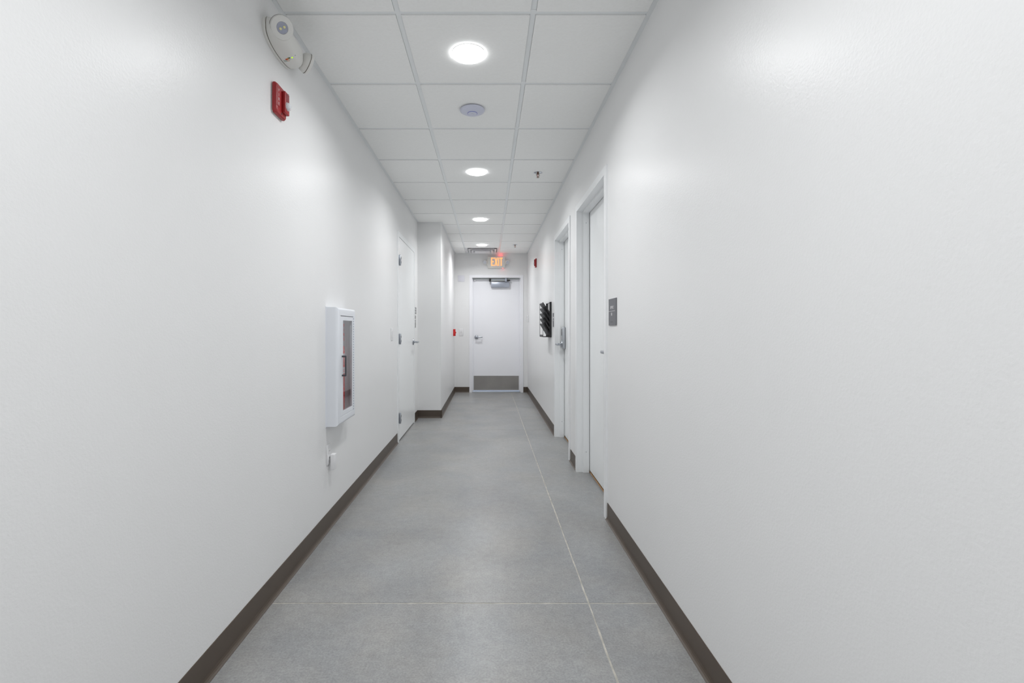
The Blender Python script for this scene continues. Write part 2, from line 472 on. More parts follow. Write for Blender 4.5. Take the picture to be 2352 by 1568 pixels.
# ---- suspended ceiling
ceil = struct(obj('ceiling', bx(XL - TH, XR + TH, YB, YE + TH, HT, HT + 0.1), 'plenum'), 'white suspended tile ceiling with exposed grid')
TD = 0.0055           # how far the tiles hang below the grid
def tile_mesh(wx, wy):
    b = bmesh.new()
    bx(-wx / 2, wx / 2, -wy / 2, wy / 2, -TD, 0.012, 0.0016, 2, b)
    bmesh.ops.recalc_face_normals(b, faces=b.faces[:])
    me = bpy.data.meshes.new('tile'); b.to_mesh(me); b.free(); me.materials.append(P['tile']); return me
BARW = 0.024
side_w = (GX1 - BARW / 2) - (XL + 0.022) - 0.002
side_wr = (XR - 0.022) - (GX2 + BARW / 2) - 0.002
mc, ml, mr = tile_mesh(TILE - BARW - 0.002, TILE - BARW - 0.002), tile_mesh(side_w, TILE - BARW - 0.002), tile_mesh(side_wr, TILE - BARW - 0.002)
last = YE - 0.022 - (ROW0 + 10 * TILE + BARW / 2) - 0.002
mle, mre = tile_mesh((GX1 - BARW / 2) - (XJ + 0.022) - 0.002, last), tile_mesh(side_wr, last)
mjog = tile_mesh((GX1 - BARW / 2) - (XJ + 0.022) - 0.002, TILE - BARW - 0.002)
xl, xr = (XL + 0.022 + GX1 - BARW / 2) / 2, (XR - 0.022 + GX2 + BARW / 2) / 2
xlj = (XJ + 0.022 + GX1 - BARW / 2) / 2
for n in range(-11, 11):
    yc = ROW0 + (n + 0.5) * TILE
    if n == 10: yc = (ROW0 + 10 * TILE + BARW / 2 + YE - 0.022) / 2
    if yc - 0.3 < YB: continue
    if n == 6:                                  # notched tile round the corner of the stepped wall
        y0, y1 = yc - TILE / 2 + BARW / 2 + 0.001, yc + TILE / 2 - BARW / 2 - 0.001
        x0, x1 = XL + 0.023, GX1 - BARW / 2 - 0.001
        yn, xn = YJ - 0.023, XJ + 0.023
        pts = [(x0, y0), (x1, y0), (x1, y1), (xn, y1), (xn, yn), (x0, yn)]
        obj('tile', extrude_profile(pts, ZC - TD, ZC + 0.012, lambda p, a: Vector((p[0], p[1], a))), 'tile', ceil)
    else:
        far = n > 6
        o = link('tile', (mle if n == 10 else mjog) if far else ml, None, ceil); o.location = (xlj if far else xl, yc, ZC)
    if n != 10:
        o = link('tile', mc, None, ceil); o.location = (XM, yc, ZC)
    o = link('tile', mre if n == 10 else mr, None, ceil); o.location = (xr, yc, ZC)
def bar(name, x0, x1, y0, y1, dz=0.0):
    return obj(name, bx(x0, x1, y0, y1, ZC + dz, ZC + 0.006 + dz), 'grid', ceil)
seams = [YB, -2.07, 0.366, 2.806, 5.244, 7.682, YE]
for a, c in zip(seams, seams[1:]): bar('grid_runner', GX1 - BARW / 2, GX1 + BARW / 2, a + 0.0006, c - 0.0006)
yy = [ROW0 + n * TILE - 0.021 for n in range(-10, 11)]
for a, c in zip([YB] + yy, yy + [YE]):
    bar('grid_runner', GX2 - BARW / 2, GX2 + BARW / 2, a + 0.0006, c - 0.0006)
for n in range(-10, 11):
    y = ROW0 + n * TILE
    x0 = XJ if y > YJ else XL
    bar('grid_crossbar', x0 + 0.022, GX1 - BARW / 2, y - BARW / 2, y + BARW / 2, 0.0003)
    bar('grid_crossbar', GX1 + BARW / 2, GX2 - BARW / 2, y - BARW / 2, y + BARW / 2, 0.0003)
    bar('grid_crossbar', GX2 + BARW / 2, XR - 0.022, y - BARW / 2, y + BARW / 2, 0.0003)
AT = 0.0015
def angle(x0, x1, y0, y1): return obj('wall_angle', bx(x0, x1, y0, y1, ZC - AT, ZC + 0.02), 'grid', ceil)
angle(XL, XL + 0.022, YB, YJ); angle(XR - 0.022, XR, YB, YE)
angle(XL + 0.022, XJ, YJ - 0.022, YJ); angle(XJ, XJ + 0.022, YJ - 0.022, YE)
angle(XJ + 0.022, XR - 0.022, YE - 0.022, YE); angle(XL + 0.022, XR - 0.022, YB, YB + 0.022)

# ================================================================== doors
FR_REC = [(0.0, 0.0), (0.0, -0.012), (0.05, -0.012), (0.05, 0.040), (0.066, 0.040), (0.066, 0.088), (0.05, 0.088), (0.05, 0.15), (0.02, 0.15), (0.02, 0.0)]
FR_FLUSH = [(0.0, 0.0), (0.0, -0.012), (0.05, -0.012), (0.05, 0.15), (0.02, 0.15), (0.02, 0.0)]

def lever(parent, x, y, z, sgn, reach=0.115, name='lever_handle'):
    """rose on the leaf at (x, y, z); the grip points along sgn * x."""
    b = lathe([(0.0, 0.0), (0.037, 0.0), (0.038, 0.003), (0.035, 0.010), (0.022, 0.014), (0.012, 0.016), (0.0105, 0.020), (0.0105, 0.060), (0.0, 0.061)], 28, axis_mtx((x, y, z), (0, -1, 0)))
    h = obj(name, b, 'steel', parent, smooth=True)
    g = bmesh.new()
    x0, x1 = sorted((x - sgn * 0.013, x + sgn * reach))
    bx(x0, x1, y - 0.072, y - 0.054, z - 0.010, z + 0.010, 0.006, 3, g)
    xe = x + sgn * (reach - 0.008)
    bx(min(xe, xe - sgn * 0.016), max(xe, xe - sgn * 0.016), y - 0.067, y - 0.034, z - 0.010, z + 0.010, 0.005, 2, g)
    obj('grip', g, 'steel', h, smooth=True)
    return h

def door(name, label, loc, rotz, W, prof, leaf_y, leafmat, framemat, gap_low):
    t = thing(name, label, None, loc, rotz); t['kind'] = 'structure'
    if 'category' in t: del t['category']
    obj('frame', u_sweep(prof, W, DH), framemat, t)
    leaf = obj('leaf', bx(0.0535, W - 0.0535, leaf_y, leaf_y + 0.044, gap_low, DH - 0.0535, 0.0012, 1), leafmat, t)
    return t, leaf

# -- door_1: left wall, flush leaf with three hinges on the near edge
W1 = D1[1] - D1[0]
d1, leaf1 = door('door_1', 'white flush door in the left wall with three steel hinges', (XL, D1[0], 0), LEFT, W1, FR_FLUSH, -0.010, 'white_door', 'frame', 0.014)
for z in (1.893, 1.072, 0.247):
    h = obj('hinge', lathe([(0.0, -0.057), (0.009, -0.0565), (0.0125, -0.051), (0.0125, 0.051), (0.009, 0.0565), (0.0, 0.057)], 16, Matrix.Translation((0.058, -0.020, z))), 'steel', d1, smooth=True)
    obj('hinge_plate', bx(0.030, 0.090, -0.0135, -0.0105, z - 0.050, z + 0.050, 0.001, 1), 'steel', h)
    for dz in (-0.022, 0.022):
        obj('adjusting_slot', bx(0.0555, 0.0605, -0.0334, -0.0315, z + dz - 0.011, z + dz + 0.011), 'dark', h)
    for dz in (-0.036, 0.0, 0.036):
        obj('groove', lathe([(0.0, -0.0008), (0.0127, -0.0008), (0.0127, 0.0008), (0.0, 0.0008)], 16, Matrix.Translation((0.058, -0.020, z + dz))), 'closer', h)
lever(leaf1, W1 - 0.128, -0.010, 1.017, -1)
# -- door_2: right wall, nearer
W2 = D2[1] - D2[0]
d2, leaf2 = door('door_2', 'white recessed door in the right wall beside the office sign', (XR, D2[1], 0), RIGHT, W2, FR_REC, 0.092, 'white_door', 'frame', 0.022)
lever(leaf2, W2 - 0.125, 0.092, 1.018, -1, reach=0.16)
# -- door_3: right wall, farther, keypad lock
W3 = D3[1] - D3[0]
d3, leaf3 = door('door_3', 'white recessed door with keypad lock in the right wall', (XR, D3[1], 0), RIGHT, W3, FR_REC, 0.092, 'white_door', 'frame', 0.022)
lk = obj('keypad_lock', bx(0.082, 0.146, 0.092 - 0.036, 0.092, 0.962, 1.196, 0.010, 3), 'alu', leaf3, smooth=True)
for k in range(5):
    obj('key', bx(0.094, 0.103, 0.092 - 0.0385, 0.092 - 0.034, 1.108 + k * 0.0135, 1.117 + k * 0.0135, 0.001, 1), 'dark', lk)
    obj('key', bx(0.124, 0.133, 0.092 - 0.0385, 0.092 - 0.034, 1.108 + k * 0.0135, 1.117 + k * 0.0135, 0.001, 1), 'dark', lk)
lever(leaf3, 0.114, 0.058, 1.013, 1, reach=0.12)
# mutes on the stops
for (t_, W_) in ((d2, W2), (d3, W3)):
    for z in (2.04, 0.17):
        obj('silencer', lathe([(0.0, 0.0), (0.0035, 0.0), (0.0035, 0.002), (0.0, 0.003)], 10, axis_mtx((0.066, 0.064, z), (1, 0, 0))), 'grey_plastic', t_)
# wood strips of the room floors, seen under the right-hand doors
for k, d in enumerate((D2, D3)):
    o = obj('trim_%d' % (k + 1), bx(XR + 0.092, XR + 0.155, d[0] + 0.051, d[1] - 0.051, 0.0, 0.007, 0.002, 1), 'wood')
    struct(o, ('nearer' if k == 0 else 'farther') + ' brown wood threshold strip under a right-hand door')
# -- door_4: end wall
W4 = D4[1] - D4[0]
d4, leaf4 = door('door_4', 'white exit door at the corridor end with kick plate and closer', (D4[0], YE, 0), END, W4, FR_REC, 0.092, 'end_door', 'endframe', 0.020)
obj('kick_plate', bx(0.078, W4 - 0.078, 0.0895, 0.092, 0.036, 0.300), 'kick', leaf4)
lever(leaf4, 0.130, 0.092, 1.028, 1)
obj('threshold', bx(0.05, W4 - 0.05, -0.005, 0.16, 0.0005, 0.013, 0.003, 1), 'alu', d4)
obj('weather_strip', bx(0.07, W4 - 0.07, 0.030, 0.0398, DH - 0.078, DH - 0.052), 'gasket', d4)
obj('door_contact', bx(0.078, 0.118, 0.060, 0.087, DH - 0.105, DH - 0.067, 0.004, 2), 'white_plastic', d4)
cl = obj('closer_body', bx(0.405, 0.748, 0.028, 0.092, 1.962, 2.062, 0.008, 2), 'closer', leaf4, smooth=True)
g = bmesh.new(); bx(-0.15, 0.15, -0.004, 0.004, -0.011, 0.011, 0.003, 1, g)
bmesh.ops.transform(g, matrix=Matrix.Translation((0.545, 0.014, 2.089)) @ Matrix.Rotation(-0.02, 4, 'Y'), verts=g.verts[:])
obj('closer_arm', g, 'gasket', cl)
g = bmesh.new(); bx(-0.15, 0.15, -0.004, 0.004, -0.008, 0.008, 0.003, 1, g)
bmesh.ops.transform(g, matrix=Matrix.Translation((0.545, 0.024, 2.104)) @ Matrix.Rotation(-0.03, 4, 'Y'), verts=g.verts[:])
obj('closer_arm', g, 'closer', cl)
obj('arm_pivot', lathe([(0, -0.028), (0.017, -0.028), (0.019, -0.02), (0.019, 0.02), (0.015, 0.028), (0, 0.028)], 16, Matrix.Translation((0.385, 0.016, 2.094))), 'dark', cl, smooth=True)
obj('arm_pivot', lathe([(0, -0.034), (0.022, -0.034), (0.024, -0.02), (0.024, 0.026), (0.018, 0.034), (0, 0.034)], 16, Matrix.Translation((0.682, 0.026, 2.100))), 'closer', cl, smooth=True)
obj('arm_bracket', bx(0.70, 0.76, 0.010, 0.040, 2.080, 2.104, 0.004, 1), 'dark', cl)

# ================================================================== ceiling things
def led_light(y, label, group):
    t = thing('ceiling_light', label, 'ceiling light', (XM, y, ZC - TD), 0, group)
    obj('trim_ring', lathe([(0.0, 0.0), (0.0855, 0.0), (0.0855, -0.002), (0.084, -0.0035), (0.0, -0.0035)], 40), 'trim', t, smooth=True)
    obj('diffuser', lathe([(0.0, -0.0033), (0.083, -0.0033), (0.083, -0.0085), (0.0, -0.0085)], 32), 'lamp', t, smooth=True)
    ld = bpy.data.lights.new('lamp_glow', 'AREA'); ld.shape = 'DISK'; ld.size = 0.1655; ld.spread = math.radians(153)
    ld.color = (0.985, 0.993, 1.0); ld.energy = LAMP * math.pi * math.pi * 0.082 ** 2
    lo = bpy.data.objects.new('lamp_glow', ld); COL.objects.link(lo); lo.parent = t; lo.location = (0, 0, -0.0087)
rows = {0: 'nearest round white ceiling light, largest in view', 3: 'second round white ceiling light, level with the nearer sprinkler',
        6: 'third round white ceiling light, above the start of the stepped wall', 9: 'smallest round ceiling light, beside the vent by the exit'}
for n in (-5, -3, 0, 3, 6, 9):
    y = ROW0 + (n + 0.5) * TILE
    led_light(y, rows.get(n, {-3: 'round white ceiling light overhead, above the top edge of the picture', -5: 'round white ceiling light behind the camera'}.get(n)),
              'round ceiling lights in the middle row')

# wireless access point
t = thing('access_point', 'pale blue-white disc access point with thin blue ring', 'access point', (XM, ROW0 + 1.5 * TILE + 0.005, ZC - TD))
obj('mount', lathe([(0.0, 0.0), (0.070, 0.0), (0.070, -0.006), (0.0, -0.006)], 40), 'grey_plastic', t)
obj('shell', lathe([(0.0, -0.004), (0.076, -0.004), (0.080, -0.008), (0.079, -0.012), (0.066, -0.020), (0.045, -0.0262), (0.0315, -0.0285), (0.0, -0.0287)], 48), 'ap', t, smooth=True, angle=1.0)
obj('light_ring', lathe([(0.0, -0.0280), (0.0316, -0.0280), (0.0316, -0.0300), (0.0, -0.0300)], 40), 'apring', t)
cp = obj('cap', lathe([(0.0, -0.0290), (0.0298, -0.0290), (0.0298, -0.0308), (0.0, -0.0316)], 40), 'ap', t, smooth=True)
b = bmesh.new()
for k in range(8):
    a0, a1 = math.radians(20 + k * 17.5), math.radians(20 + (k + 1) * 17.5)
    vs4 = [b.verts.new((r * math.cos(a), -r * math.sin(a), -0.0319)) for a, r in ((a0, 0.006), (a1, 0.006), (a1, 0.0085), (a0, 0.0085))]
    b.faces.new(vs4)
obj('emblem', b, 'grey_plastic', cp)

# sprinklers
def sprinkler(y, label):
    t = thing('sprinkler', label, 'sprinkler', (0.452, y, ZC - TD), 0, 'fire sprinklers in the ceiling')
    obj('escutcheon', lathe([(0.0, 0.0), (0.040, 0.0), (0.040, -0.0015), (0.030, -0.005), (0.024, -0.006), (0.022, -0.002), (0.0, -0.002)], 32), 'chrome', t, smooth=True)
    f = bmesh.new(); merge(f, lathe([(0.0, -0.002), (0.0115, -0.002), (0.0115, -0.014), (0.008, -0.016), (0.0, -0.016)], 14))
    for s in (-1, 1):
        merge(f, tube([(s * 0.009, 0, -0.012), (s * 0.014, 0, -0.020), (s * 0.011, 0, -0.030), (0.0, 0, -0.038)], 0.0026, 8))
    merge(f, lathe([(0.0, -0.034), (0.005, -0.036), (0.005, -0.042), (0.0, -0.042)], 12))
    obj('frame', f, 'brass', t, smooth=True)
    obj('bulb', lathe([(0.0, -0.014), (0.002, -0.016), (0.0026, -0.024), (0.002, -0.034), (0.0, -0.035)], 10), 'pullred', t, smooth=True)
    d = bmesh.new()
    n = 24; ring = []
    for k in range(n):
        r = 0.0135 if k % 2 else 0.0115
        ring.append((r * math.cos(2 * math.pi * k / n), r * math.sin(2 * math.pi * k / n)))
    merge(d, extrude_profile(ring, -0.0435, -0.0420, lambda p, a: Vector((p[0], p[1], a))))
    obj('deflector', d, 'brass', t)
sprinkler(4.285, 'metal sprinkler head in the ceiling, nearer of two')
sprinkler(7.915, 'metal sprinkler head in the ceiling near the exit sign')

# air diffuser in the last bay
y0, y1 = ROW0 + 10 * TILE + BARW / 2 + 0.001, YE - 0.023
x0, x1 = GX1 + BARW / 2 + 0.001, GX2 - BARW / 2 - 0.001
t = thing('air_diffuser', 'white square air diffuser in the ceiling above the exit door', 'air vent', (XM, (y0 + y1) / 2, ZC))
hw, hh = (x1 - x0) / 2, (y1 - y0) / 2
def sq_ring(prof):
    b = bmesh.new(); secs = []
    for sx, sy in ((-1, -1), (1, -1), (1, 1), (-1, 1)):
        secs.append([b.verts.new((sx * (hw - d), sy * (hh - d), z)) for d, z in prof])
    n = len(prof)
    for q in range(4):
        a, c = secs[q], secs[(q + 1) % 4]
        for k in range(n): b.faces.new((a[k], a[(k + 1) % n], c[(k + 1) % n], c[k]))
    return b
obj('back_pan', bx(-hw + 0.01, hw - 0.01, -hh + 0.01, hh - 0.01, 0.075, 0.080), 'plenum', t)
obj('frame', sq_ring([(0.0, 0.0), (0.03, 0.0), (0.060, 0.060), (0.058, 0.062), (0.028, 0.004), (0.0, 0.004)]), 'vent', t)
obj('louvre', sq_ring([(0.045, -0.014), (0.066, -0.016), (0.125, 0.040), (0.124, 0.043), (0.065, -0.012), (0.045, -0.011)]), 'vent', t)
obj('louvre', sq_ring([(0.105, -0.026), (0.125, -0.028), (0.175, 0.02), (0.174, 0.023), (0.124, -0.024), (0.105, -0.023)]), 'vent', t)
obj('plaque', bx(-hw + 0.16, hw - 0.16, -hh + 0.16, hh - 0.16, -0.036, -0.030, 0.002, 1), 'vent', t)
obj('hanger', bx(-0.01, 0.01, -0.01, 0.01, -0.031, 0.0755), 'vent', t)

# ================================================================== left wall things
# ---- emergency light
EL = thing('emergency_light', 'ivory oval emergency light with two round lamp heads under the ceiling', 'emergency light', (XL, 2.105, 2.430), LEFT)
def outline(s, n=72):
    pts = []
    for k in range(n):
        a = 2 * math.pi * k / n
        c, sn = math.cos(a), math.sin(a)
        e = 4.2 if sn > 0 else 2.3
        x = 0.146 * math.copysign(abs(c) ** (2 / e), c); z = 0.060 * math.copysign(abs(sn) ** (2 / e), sn)
        pts.append((x * s, z * s))
    return pts
def dome(levels):
    b = bmesh.new(); rings = []
    for s, y in levels:
        rings.append([b.verts.new((x, y, z)) for x, z in outline(s)])
    n = len(rings[0])
    for a, c in zip(rings, rings[1:]):
        for k in range(n): b.faces.new((a[k], a[(k + 1) % n], c[(k + 1) % n], c[k]))
    b.faces.new(rings[0]); b.faces.new(rings[-1][::-1])
    return b
obj('back_plate', dome([(0.995, 0.0), (1.0, -0.003), (1.0, -0.011), (0.985, -0.0125)]), 'ivory', EL, smooth=True)
obj('seam', dome([(0.962, -0.0125), (0.962, -0.0155)]), 'seam', EL)
LV = [(0.975, -0.0155), (0.985, -0.018), (0.975, -0.030), (0.94, -0.044), (0.87, -0.058), (0.76, -0.070), (0.60, -0.079), (0.38, -0.084), (0.15, -0.0855)]
bb = dome(LV); bmesh.ops.recalc_face_normals(bb, faces=bb.faces[:])
bvh = BVHTree.FromBMesh(bb)
obj('body', bb, 'ivory', EL, smooth=True, angle=0.9)
def lamp_head(c, d):
    c, d = Vector(c), Vector(d).normalized()
    h = obj('lamp_head', lathe([(0.0, -0.034), (0.024, -0.032), (0.040, -0.020), (0.0465, -0.004), (0.0465, 0.002), (0.0, 0.002)], 36, axis_mtx(c, d)), 'ivory', EL, smooth=True)
    obj('seam', lathe([(0.0, 0.0015), (0.0474, 0.0015), (0.0474, 0.0038), (0.0, 0.0042)], 36, axis_mtx(c, d)), 'seam', h)
    obj('bezel', lathe([(0.0, 0.0042), (0.0465, 0.0042), (0.0468, 0.010), (0.044, 0.0165), (0.038, 0.019), (0.0235, 0.0195), (0.0225, 0.017), (0.0, 0.017)], 36, axis_mtx(c, d)), 'ivory2', h, smooth=True, angle=0.5)
    obj('lens', lathe([(0.0, 0.017), (0.0222, 0.017), (0.0222, 0.0182), (0.0, 0.0195)], 28, axis_mtx(c, d)), 'ledlens', h, smooth=True)
    m = axis_mtx(c, d)
    for q in (-1, 1):
        side = (m.to_3x3() @ Vector((0, 0, 1))).cross(Vector((-2.2, 0, 1))).normalized()
        p = m @ Vector((0, 0, 0.0195)) + side * 0.0088 * q
        obj('led', lathe([(0.0, 0.0), (0.0052, 0.0), (0.0052, 0.0016), (0.003, 0.0026), (0.0, 0.0026)], 14, axis_mtx(p, d)), 'ledchip', h, smooth=True)
    # neck into the body
    obj('neck', tube([c - d * 0.03, c - d * 0.03 + Vector((0, 0.03, -0.004))], [0.020, 0.024], 16), 'ivory', h, smooth=True)
lamp_head((-0.112, -0.066, 0.011), (-0.66, -0.52, -0.50))
lamp_head((0.150, -0.072, 0.008), (0.60, -0.65, -0.22))
inv = (Matrix.Translation((XL, 2.105, 2.430)) @ Matrix.Rotation(LEFT, 4, 'Z')).inverted()
def on_body(px, py):
    o = inv @ Vector((0, 0, CAM_Z)); p = inv @ Vector(((px - VX) / F_PX, 1.0, CAM_Z - (py - VY) / F_PX))
    loc, nrm, _, _ = bvh.ray_cast(o, (p - o).normalized())
    return loc, nrm
def body_patch(name, px, py, wd, ht, material, thick=0.0006, round_=False):
    loc, nrm = on_body(px, py)
    if loc is None: return
    if nrm.dot((inv @ Vector((0, 0, CAM_Z))) - loc) < 0: nrm = -nrm
    if round_:
        obj(name, lathe([(0, -0.002), (wd, -0.002), (wd, thick), (0, thick * 1.3)], 20, axis_mtx(loc, nrm)), material, EL, smooth=True)
        return
    zax = nrm; xax = Vector((1, 0, 0)); xax = (xax - zax * xax.dot(zax)).normalized(); yax = zax.cross(xax)
    m = Matrix((xax, yax, zax)).transposed().to_4x4(); m.translation = loc
    b = bx(-wd / 2, wd / 2, -ht / 2, ht / 2, -0.001, thick)
    bmesh.ops.transform(b, matrix=m, verts=b.verts[:]); obj(name, b, material, EL)
body_patch('indicator', 671, 132, 0.0035, 0, 'greenled', 0.0012, True)
body_patch('test_button', 678, 127, 0.003, 0, 'grey_plastic', 0.0004, True)
body_patch('knockout', 626.5, 108.5, 0.0095, 0, 'seam', 0.0003, True)
body_patch('knockout_cap', 626.3, 108.4, 0.0088, 0, 'ivory', 0.0007, True)
body_patch('sticker', 658.5, 136.5, 0.010, 0.010, 'stk_red')
body_patch('sticker', 661.3, 134.8, 0.009, 0.010, 'stk_org')
body_patch('sticker', 663.8, 133.2, 0.008, 0.010, 'stk_grn')
body_patch('sticker', 655.5, 139.8, 0.012, 0.014, 'stk_gry')
body_patch('sticker', 662.0, 140.0, 0.002, 0.014, 'stk_org')
body_patch('sticker', 665.5, 137.0, 0.002, 0.012, 'stk_gry')

# ---- horn strobes
def strobe(label, loc, rotz):
    t = thing('fire_strobe', label, 'fire alarm', loc, rotz, 'red fire alarm strobes')
    obj('back_box', bx(-0.050, 0.050, -0.006, 0.0, -0.064, 0.060, 0.003, 2), 'ivory', t)
    def plate(lv):
        b = bmesh.new(); rings = []
        for (hx, hz, y) in lv:
            r = 0.012; pts = []
            for cx, cz, a0 in ((1, 1, 0), (-1, 1, 90), (-1, -1, 180), (1, -1, 270)):
                for q in range(5):
                    a = math.radians(a0 + q * 22.5)
                    pts.append((cx * (hx - r) + r * math.cos(a), cz * (hz - r) + r * math.sin(a)))
            rings.append([b.verts.new((x, y, z)) for x, z in pts])
        n = len(rings[0])
        for a, c in zip(rings, rings[1:]):
            for k in range(n): b.faces.new((a[k], a[(k + 1) % n], c[(k + 1) % n], c[k]))
        b.faces.new(rings[0]); b.faces.new(rings[-1][::-1]); return b
    obj('housing', plate([(0.053, 0.066, -0.004), (0.054, 0.067, -0.008), (0.0535, 0.0665, -0.014), (0.049, 0.062, -0.021), (0.045, 0.058, -0.0225)]), 'red', t, smooth=True)
    rb = obj('label_panel', bx(-0.047, -0.017, -0.0245, -0.021, -0.036, 0.052, 0.0018, 2), 'red', t)
    for k, ch in enumerate('FIRE'):
        lettering('lettering', ch, 0.0165, (-0.033, -0.0247, 0.034 - k * 0.0195), 'pinkprint', rb, xs=1.25)
    blk = obj('horn_block', bx(0.002, 0.047, -0.0375, -0.021, -0.046, 0.050, 0.004, 3), 'red', t, smooth=True)
    for k in range(9):
        b = bx(-0.0006, 0.0006, -0.0006, 0.0006, -0.017, 0.017)
        z = 0.006 + k * 0.0048
        bmesh.ops.transform(b, matrix=Matrix.Translation((0.0245, -0.0378, z)) @ Matrix.Rotation(math.radians(62), 4, 'Y'), verts=b.verts[:])
        obj('grille_slit', b, 'signedge', blk)
    obj('reflector', lathe([(0.0, 0.0), (0.0185, 0.0), (0.0185, 0.001), (0.0, 0.0014)], 24, axis_mtx((0.0245, -0.0375, -0.012), (0, -1, 0))), 'print', blk)
    obj('strobe_lens', lathe([(0.0, 0.0), (0.0185, 0.001), (0.0178, 0.006), (0.0135, 0.012), (0.0072, 0.016), (0.0, 0.0172)], 8, axis_mtx((0.0245, -0.0375, -0.012), (0, -1, 0))), 'lens', blk)
    obj('flash_tube', bx(0.0215, 0.0275, -0.047, -0.0385, -0.021, -0.003, 0.002, 1), 'print', blk)
    obj('screw_recess', bx(-0.004, 0.002, -0.0232, -0.021, -0.058, -0.051), 'dark', t)
    return t
strobe('red fire alarm strobe high on the left wall under the emergency light', (XL, 2.097, 2.179), LEFT)
strobe('small red fire alarm strobe on the right wall near the exit sign', (XR, 7.21, 2.183), RIGHT)

# ---- fire extinguisher cabinet (semi-recessed)
cw, ch = CAB[1] - CAB[0], CAB[3] - CAB[2]
C = thing('extinguisher_cabinet', 'white fire extinguisher cabinet with narrow window on the left wall', 'cabinet', (XL, CAB[0], CAB[2]), LEFT)
rp = [(0.0, 0.0), (0.0, -0.052)]
for k in range(1, 8):
    a = math.radians(90 * k / 8); rp.append((0.020 - 0.020 * math.cos(a), -0.052 - 0.020 * math.sin(a)))
rp += [(0.020, -0.072), (0.0465, -0.072), (0.0475, -0.0705), (0.0475, -0.050), (0.044, -0.050), (0.044, 0.0)]
obj('body', rect_sweep(rp, 0, cw, 0, ch), 'cab', C, smooth=True, angle=0.5)
obj('tub', rect_sweep([(0.055, -0.048), (0.055, 0.105), (0.0545, 0.1055), (0.0515, 0.1055), (0.0515, -0.048)], 0, cw, 0, ch), 'cab_in', C)
obj('tub_back', bx(0.0545, cw - 0.0545, 0.100, 0.105, 0.0545, ch - 0.0545), 'cab_in', C)
WIN = (0.096, 0.286, 0.075, 0.618)
dr = obj('door', holed(0.0502, cw - 0.0555, 0.0502, ch - 0.0507, -0.071, -0.056, [WIN], lambda s, d, z: Vector((s, d, z))), 'cab', C)
obj('pane', bx(WIN[0] - 0.004, WIN[1] + 0.004, -0.0690, -0.0670, WIN[2] - 0.004, WIN[3] + 0.004), 'glass', dr)
obj('retainer', rect_sweep([(0.0, -0.0712), (0.0012, -0.0708), (0.0012, -0.066), (0.0, -0.066)], WIN[0], WIN[1], WIN[2], WIN[3]), 'cab', dr)
hb = bmesh.new()
hx_ = 0.076
for z in (0.403, 0.290):
    bx(hx_ - 0.006, hx_ + 0.006, -0.094, -0.0705, z - 0.005, z + 0.005, 0.002, 1, hb)
bx(hx_ - 0.006, hx_ + 0.006, -0.0965, -0.0895, 0.285, 0.408, 0.002, 1, hb)
obj('pull_handle', hb, 'signedge', dr)
pn = obj('piano_hinge', lathe([(0, 0.048), (0.0035, 0.048), (0.0035, ch - 0.048), (0, ch - 0.048)], 10, Matrix.Translation((cw - 0.051, -0.0708, 0))), 'cab', dr, smooth=True)
for k in range(36):
    z = 0.052 + k * (ch - 0.1) / 36
    obj('knuckle_gap', bx(cw - 0.0542, cw - 0.0478, -0.0748, -0.0705, z, z + 0.0055), 'closer', pn)
for k, chx in enumerate('FIRE EXTINGUISHER'):
    if chx != ' ':
        lettering('lettering', chx, 0.026, (WIN[0] + 0.022, -0.0692, 0.586 - k * 0.0272), 'decal', dr, depth=0.0001, xs=1.3)
obj('wall_flange', rect_sweep([(-0.004, 0.0), (-0.004, -0.0025), (0.002, -0.0025), (0.002, 0.0)], 0, cw, 0, ch), 'cab', C)

# ---- the extinguisher in it
E = thing('fire_extinguisher', 'red fire extinguisher with white tag inside the glazed wall cabinet', 'fire extinguisher', (XL - 0.006, 2.938, CAB[2] + 0.056), LEFT)
ex = obj('cylinder', lathe([(0.0, 0.002), (0.046, 0.0), (0.052, 0.008), (0.052, 0.370), (0.048, 0.398), (0.034, 0.418), (0.018, 0.428), (0.018, 0.440), (0.0, 0.440)], 32), 'extred', E, smooth=True)
def arc_panel(r, a0, a1, z0, z1, n=10):
    b = bmesh.new(); lo = []; hi = []
    for k in range(n + 1):
        a = a0 + (a1 - a0) * k / n
        lo.append(b.verts.new((r * math.sin(a), -r * math.cos(a), z0))); hi.append(b.verts.new((r * math.sin(a), -r * math.cos(a), z1)))
    for k in range(n): b.faces.new((lo[k], lo[k + 1], hi[k + 1], hi[k]))
    return b
obj('label', arc_panel(0.0523, -1.2, 1.2, 0.235, 0.275), 'print', ex)
obj('label', arc_panel(0.0523, -1.2, 1.2, 0.345, 0.360), 'print', ex)
vl = obj('valve', lathe([(0, 0.438), (0.015, 0.438), (0.015, 0.452), (0.011, 0.456), (0.011, 0.480), (0, 0.482)], 20), 'alu', E, smooth=True)
obj('lever', bx(-0.075, 0.010, -0.008, 0.008, 0.484, 0.490, 0.002, 1), 'black', vl)
obj('carry_handle', bx(-0.070, 0.010, -0.008, 0.008, 0.462, 0.467, 0.002, 1), 'black', vl)
obj('gauge', lathe([(0, 0), (0.014, 0), (0.014, 0.012), (0, 0.013)], 20, axis_mtx((0, -0.010, 0.470), (0, -1, 0))), 'print', vl)
obj('hose', tube([(0.010, 0, 0.468), (0.035, 0, 0.466), (0.054, 0, 0.44), (0.060, 0, 0.39), (0.060, 0, 0.25), (0.060, 0, 0.14)], 0.007, 10), 'black', E, smooth=True)
b = extrude_profile([(-0.022, -0.060), (0.022, -0.060), (0.030, 0.020), (0.0, 0.052), (-0.030, 0.020)], -0.0003, 0.0003, lambda p, a: Vector((p[0], a, p[1])))
